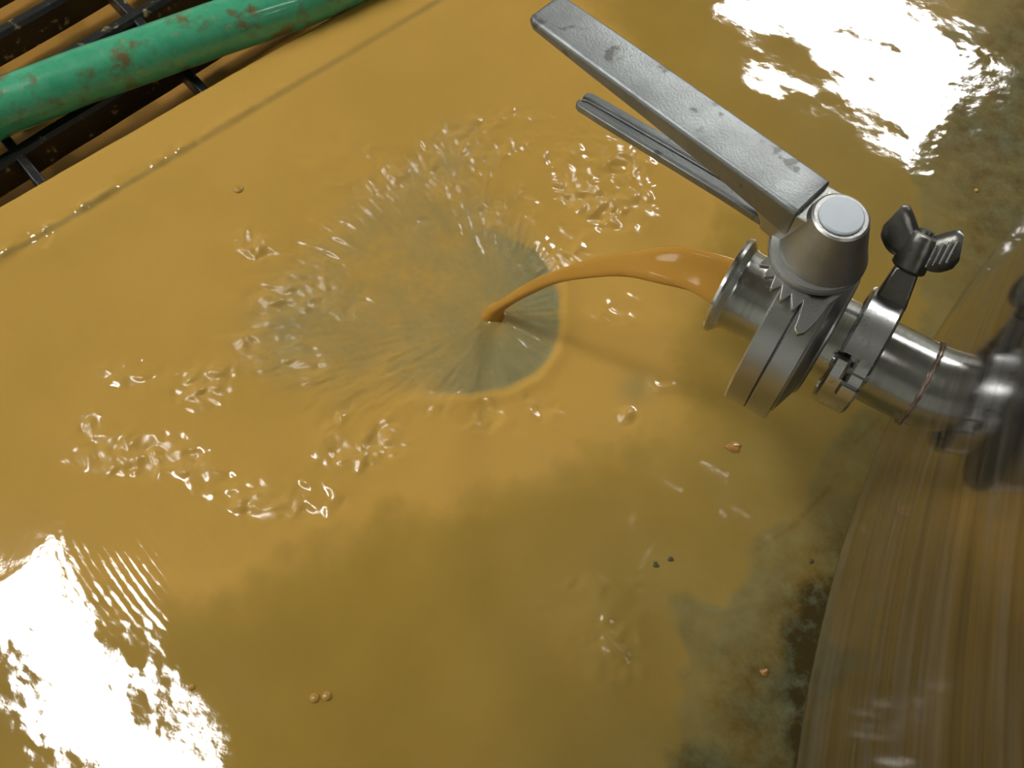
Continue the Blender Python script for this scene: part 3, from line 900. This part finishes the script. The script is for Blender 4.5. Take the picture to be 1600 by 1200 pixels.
# ------------------------------------------------------------------ stream
def stream():
    n = 60; m = 28
    rings = []
    T0 = Vector((0, 0.0165, -0.0035)); B0 = Vector((0, -0.0045, -0.0160))     # edges of the sheet in the bore
    for i in range(n + 1):
        q = i / n
        x = 0.014 + (-0.129 - 0.014) * q
        d = max(0.0, -x / 0.129)
        drop = 0.142 * d * d
        k = 1 - sst(0.08, 0.80, q)
        c0 = (T0 + B0) / 2
        cen = Vector((x, c0.y * k, PIPE_H + c0.z * (0.4 * k + 0.6 * (1 - q)) - drop * (PIPE_H - 0.001) / 0.148))
        if q > 0.999: cen.z = 0.0012
        wv = (T0 - B0) / 2
        a = wv.length * (0.62 * k ** 1.4 + 0.40 * (1 - k)) * (1 - 0.1 * q)
        wd = wv.normalized()
        tan = Vector((-0.129, 0, -2 * 0.142 * d)).normalized()
        nd = wd.cross(tan).normalized()
        if nd.z < 0: nd = -nd
        b = 0.0036 + (0.0034 - 0.0036) * q
        flare = 1.0 + 1.1 * max(0, (q - 0.965) / 0.035) ** 2
        ring = []
        for j in range(m):
            t = 2 * math.pi * j / m
            ca, sa = math.cos(t), math.sin(t)
            lob = (0.28 + 0.95 * abs(ca) ** 2.0) * k + (1 - k)
            wob = 1 + 0.07 * math.sin(7 * q + 3 * t) + 0.05 * math.sin(23 * q + 2 * t)
            ww = a * (1 - 0) * k + b * 1.15 * (1 - k)
            ring.append(cen + wd * (wv.length * 0.95 * k + b * 1.1 * (1 - k)) * ca * wob * flare + nd * b * sa * lob * wob * flare)
        rings.append(ring)
    o = add_mesh('liquid_stream', *loft(rings), M['stream'], None, 60)
    return o
def sst(a, b, x):
    t = min(1, max(0, (x - a) / (b - a)))
    return t * t * (3 - 2 * t)
tag(stream(), 'arching orange-yellow jet of liquid falling from the valve outlet', 'liquid stream')

# ------------------------------------------------------------------ drain grate and hose
def grate():
    t = empty('drain_grate', (*uv2xy(0.1, -0.13), -0.04))
    tag(t, 'black cast drain grate of long bars and short cross bars', 'grate')
    a = math.radians(3.3)
    G = DRAIN @ Matrix.Rotation(-a, 4, 'Z')
    top = -0.002
    random.seed(8)
    nb = 4
    for k in range(nb):
        v0 = -0.038 - 0.0525 * k
        # bar with a slightly crowned top, drawn as many short uneven pieces
        rings = []
        for i in range(61):
            u = -0.75 + 1.8 * i / 60
            j = random.uniform(-0.0006, 0.0006)
            w = 0.0052 + random.uniform(-0.0004, 0.0004)
            rings.append([(u, v0 - w + j, top - 0.003), (u, v0 - w * 0.6 + j, top), (u, v0 + w * 0.6 + j, top), (u, v0 + w + j, top - 0.003),
                          (u, v0 + w * 0.75 + j, top - 0.025), (u, v0 - w * 0.75 + j, top - 0.025)])
        add_mesh('long_bar', *xf(loft(rings), G), M['grate'], t, 30)
    u = -0.203 + 0.235 - 0.1285 * 4       # cross bars every 128 mm
    while u < 0.9:
        uu = u
        v, f = box(uu - 0.0035, uu + 0.0035, -0.22, -0.003, top - 0.017, top - 0.0015)
        # ends dip towards the ledge
        o = add_mesh('cross_bar', *xf((v, f), DRAIN), M['grate'], t, bevel=0.0012)
        u += 0.1285
    return t
grate()

def hose():
    R_ = 0.0185
    zc = -0.002 + R_
    pts = [(-60, 199), (0, 169), (60, 146), (130, 119), (200, 95), (270, 70), (340, 45), (410, 22), (480, -3), (540, -30)]
    P_ = [Vector(at(x, y, zc)) for x, y in pts]
    d0 = (P_[0] - P_[1]).normalized(); d1 = (P_[-1] - P_[-2]).normalized()
    path = [P_[0] + d0 * s for s in (0.8, 0.5, 0.25, 0.1)] + P_ + [P_[-1] + d1 * s for s in (0.1, 0.25, 0.5)]
    # resample with Catmull-Rom
    out = []
    for i in range(1, len(path) - 2):
        p0, p1, p2, p3 = path[i - 1:i + 3]
        for k in range(8):
            q = k / 8
            out.append(0.5 * ((2 * p1) + (p2 - p0) * q + (2 * p0 - 5 * p1 + 4 * p2 - p3) * q * q + (3 * p1 - p0 - 3 * p2 + p3) * q ** 3))
    out = [Vector((p.x, p.y, zc)) for p in out]
    return add_mesh('rubber_hose', *tube(out, R_, 40), M['hose'], None, 60)
tag(hose(), 'wet green rubber hose with brown stains lying across the drain grate', 'hose')

# ------------------------------------------------------------------ bubbles and bits on the liquid
def surf(x, y):
    f_, t_, h_, r_ = fields(np.array([[x]]), np.array([[y]]))
    return float(h_[0, 0])
def dome(name, px, py, r, flat, mat, label, cat, lumpy=0.0, sx=1.0, rot=0.0):
    x, y, _ = at(px, py, 0.003)
    z = surf(x, y)
    rings = []
    rnd = random.Random(int(px))
    n = 20
    ph = [rnd.uniform(0, 6.28) for _ in range(4)]
    for k in range(9):
        e = -0.35 + (math.pi / 2 + 0.30) * k / 8
        ring = []
        for j in range(n):
            a = 2 * math.pi * j / n
            l = 1 + lumpy * (math.sin(3 * a + ph[0]) * 0.5 + math.sin(5 * a + ph[1]) * 0.3 + 0.4 * math.sin(2 * a + e * 4 + ph[2]))
            cx = r * math.cos(e) * math.cos(a) * l * sx; cy = r * math.cos(e) * math.sin(a) * l
            ring.append((x + cx * math.cos(rot) - cy * math.sin(rot), y + cx * math.sin(rot) + cy * math.cos(rot), z + r * flat * math.sin(e) * (1 + lumpy * 0.3 * math.sin(2 * a + ph[3]))))
        rings.append(ring)
    o = add_mesh(name, *loft(rings), mat, None, 60)
    tag(o, label, cat)
    return o
M['grit'] = plain('dark_grit', (0.05, 0.042, 0.015), (0.09, 0.07, 0.025), 0.8, 300)
M['yeast'] = plain('orange_clot', (0.36, 0.17, 0.03), (0.28, 0.13, 0.025), 0.3, 250, coat=0.5)
M['bubble'] = liquid_mat('bubble_film', False, 0.04, 1.45, (0.46, 0.27, 0.06), (0.40, 0.23, 0.05))
dome('bubble', 373, 296, 0.0034, 0.5, M['bubble'], 'small bubble floating between the drain rim and the splash', 'bubble')
dome('bubble', 492, 1091, 0.0026, 0.7, M['bubble'], 'left of two small bubbles on the calm liquid at the bottom', 'bubble')
dome('bubble', 511, 1088, 0.0026, 0.7, M['bubble'], 'right of two small bubbles on the calm liquid at the bottom', 'bubble')
dome('bubble', 300, 1074, 0.0018, 0.7, M['bubble'], 'tiny bubble beside the big white glare at lower left', 'bubble')
dome('bubble', 1526, 297, 0.0016, 0.8, M['bubble'], 'tiny bubble on the dark liquid above the tank edge', 'bubble')
dome('yeast_clot', 1146, 699, 0.0032, 0.4, M['yeast'], 'orange clot floating below the round valve body', 'clot', 0.3, 1.5, 0.3)
dome('yeast_clot', 1196, 1050, 0.0020, 0.5, M['yeast'], 'small orange clot on the dark floor beside the tank', 'clot', 0.3, 1.2, 1.0)
dome('grit_speck', 1025, 883, 0.0017, 0.4, M['grit'], 'left dark speck of grit floating on the yellow liquid', 'grit', 0.3)
dome('grit_speck', 1048, 874, 0.0015, 0.4, M['grit'], 'right dark speck of grit floating on the yellow liquid', 'grit', 0.3)
dome('grit_speck', 1268, 877, 0.0014, 0.5, M['grit'], 'dark speck of grit on the olive floor near the tank', 'grit', 0.3)
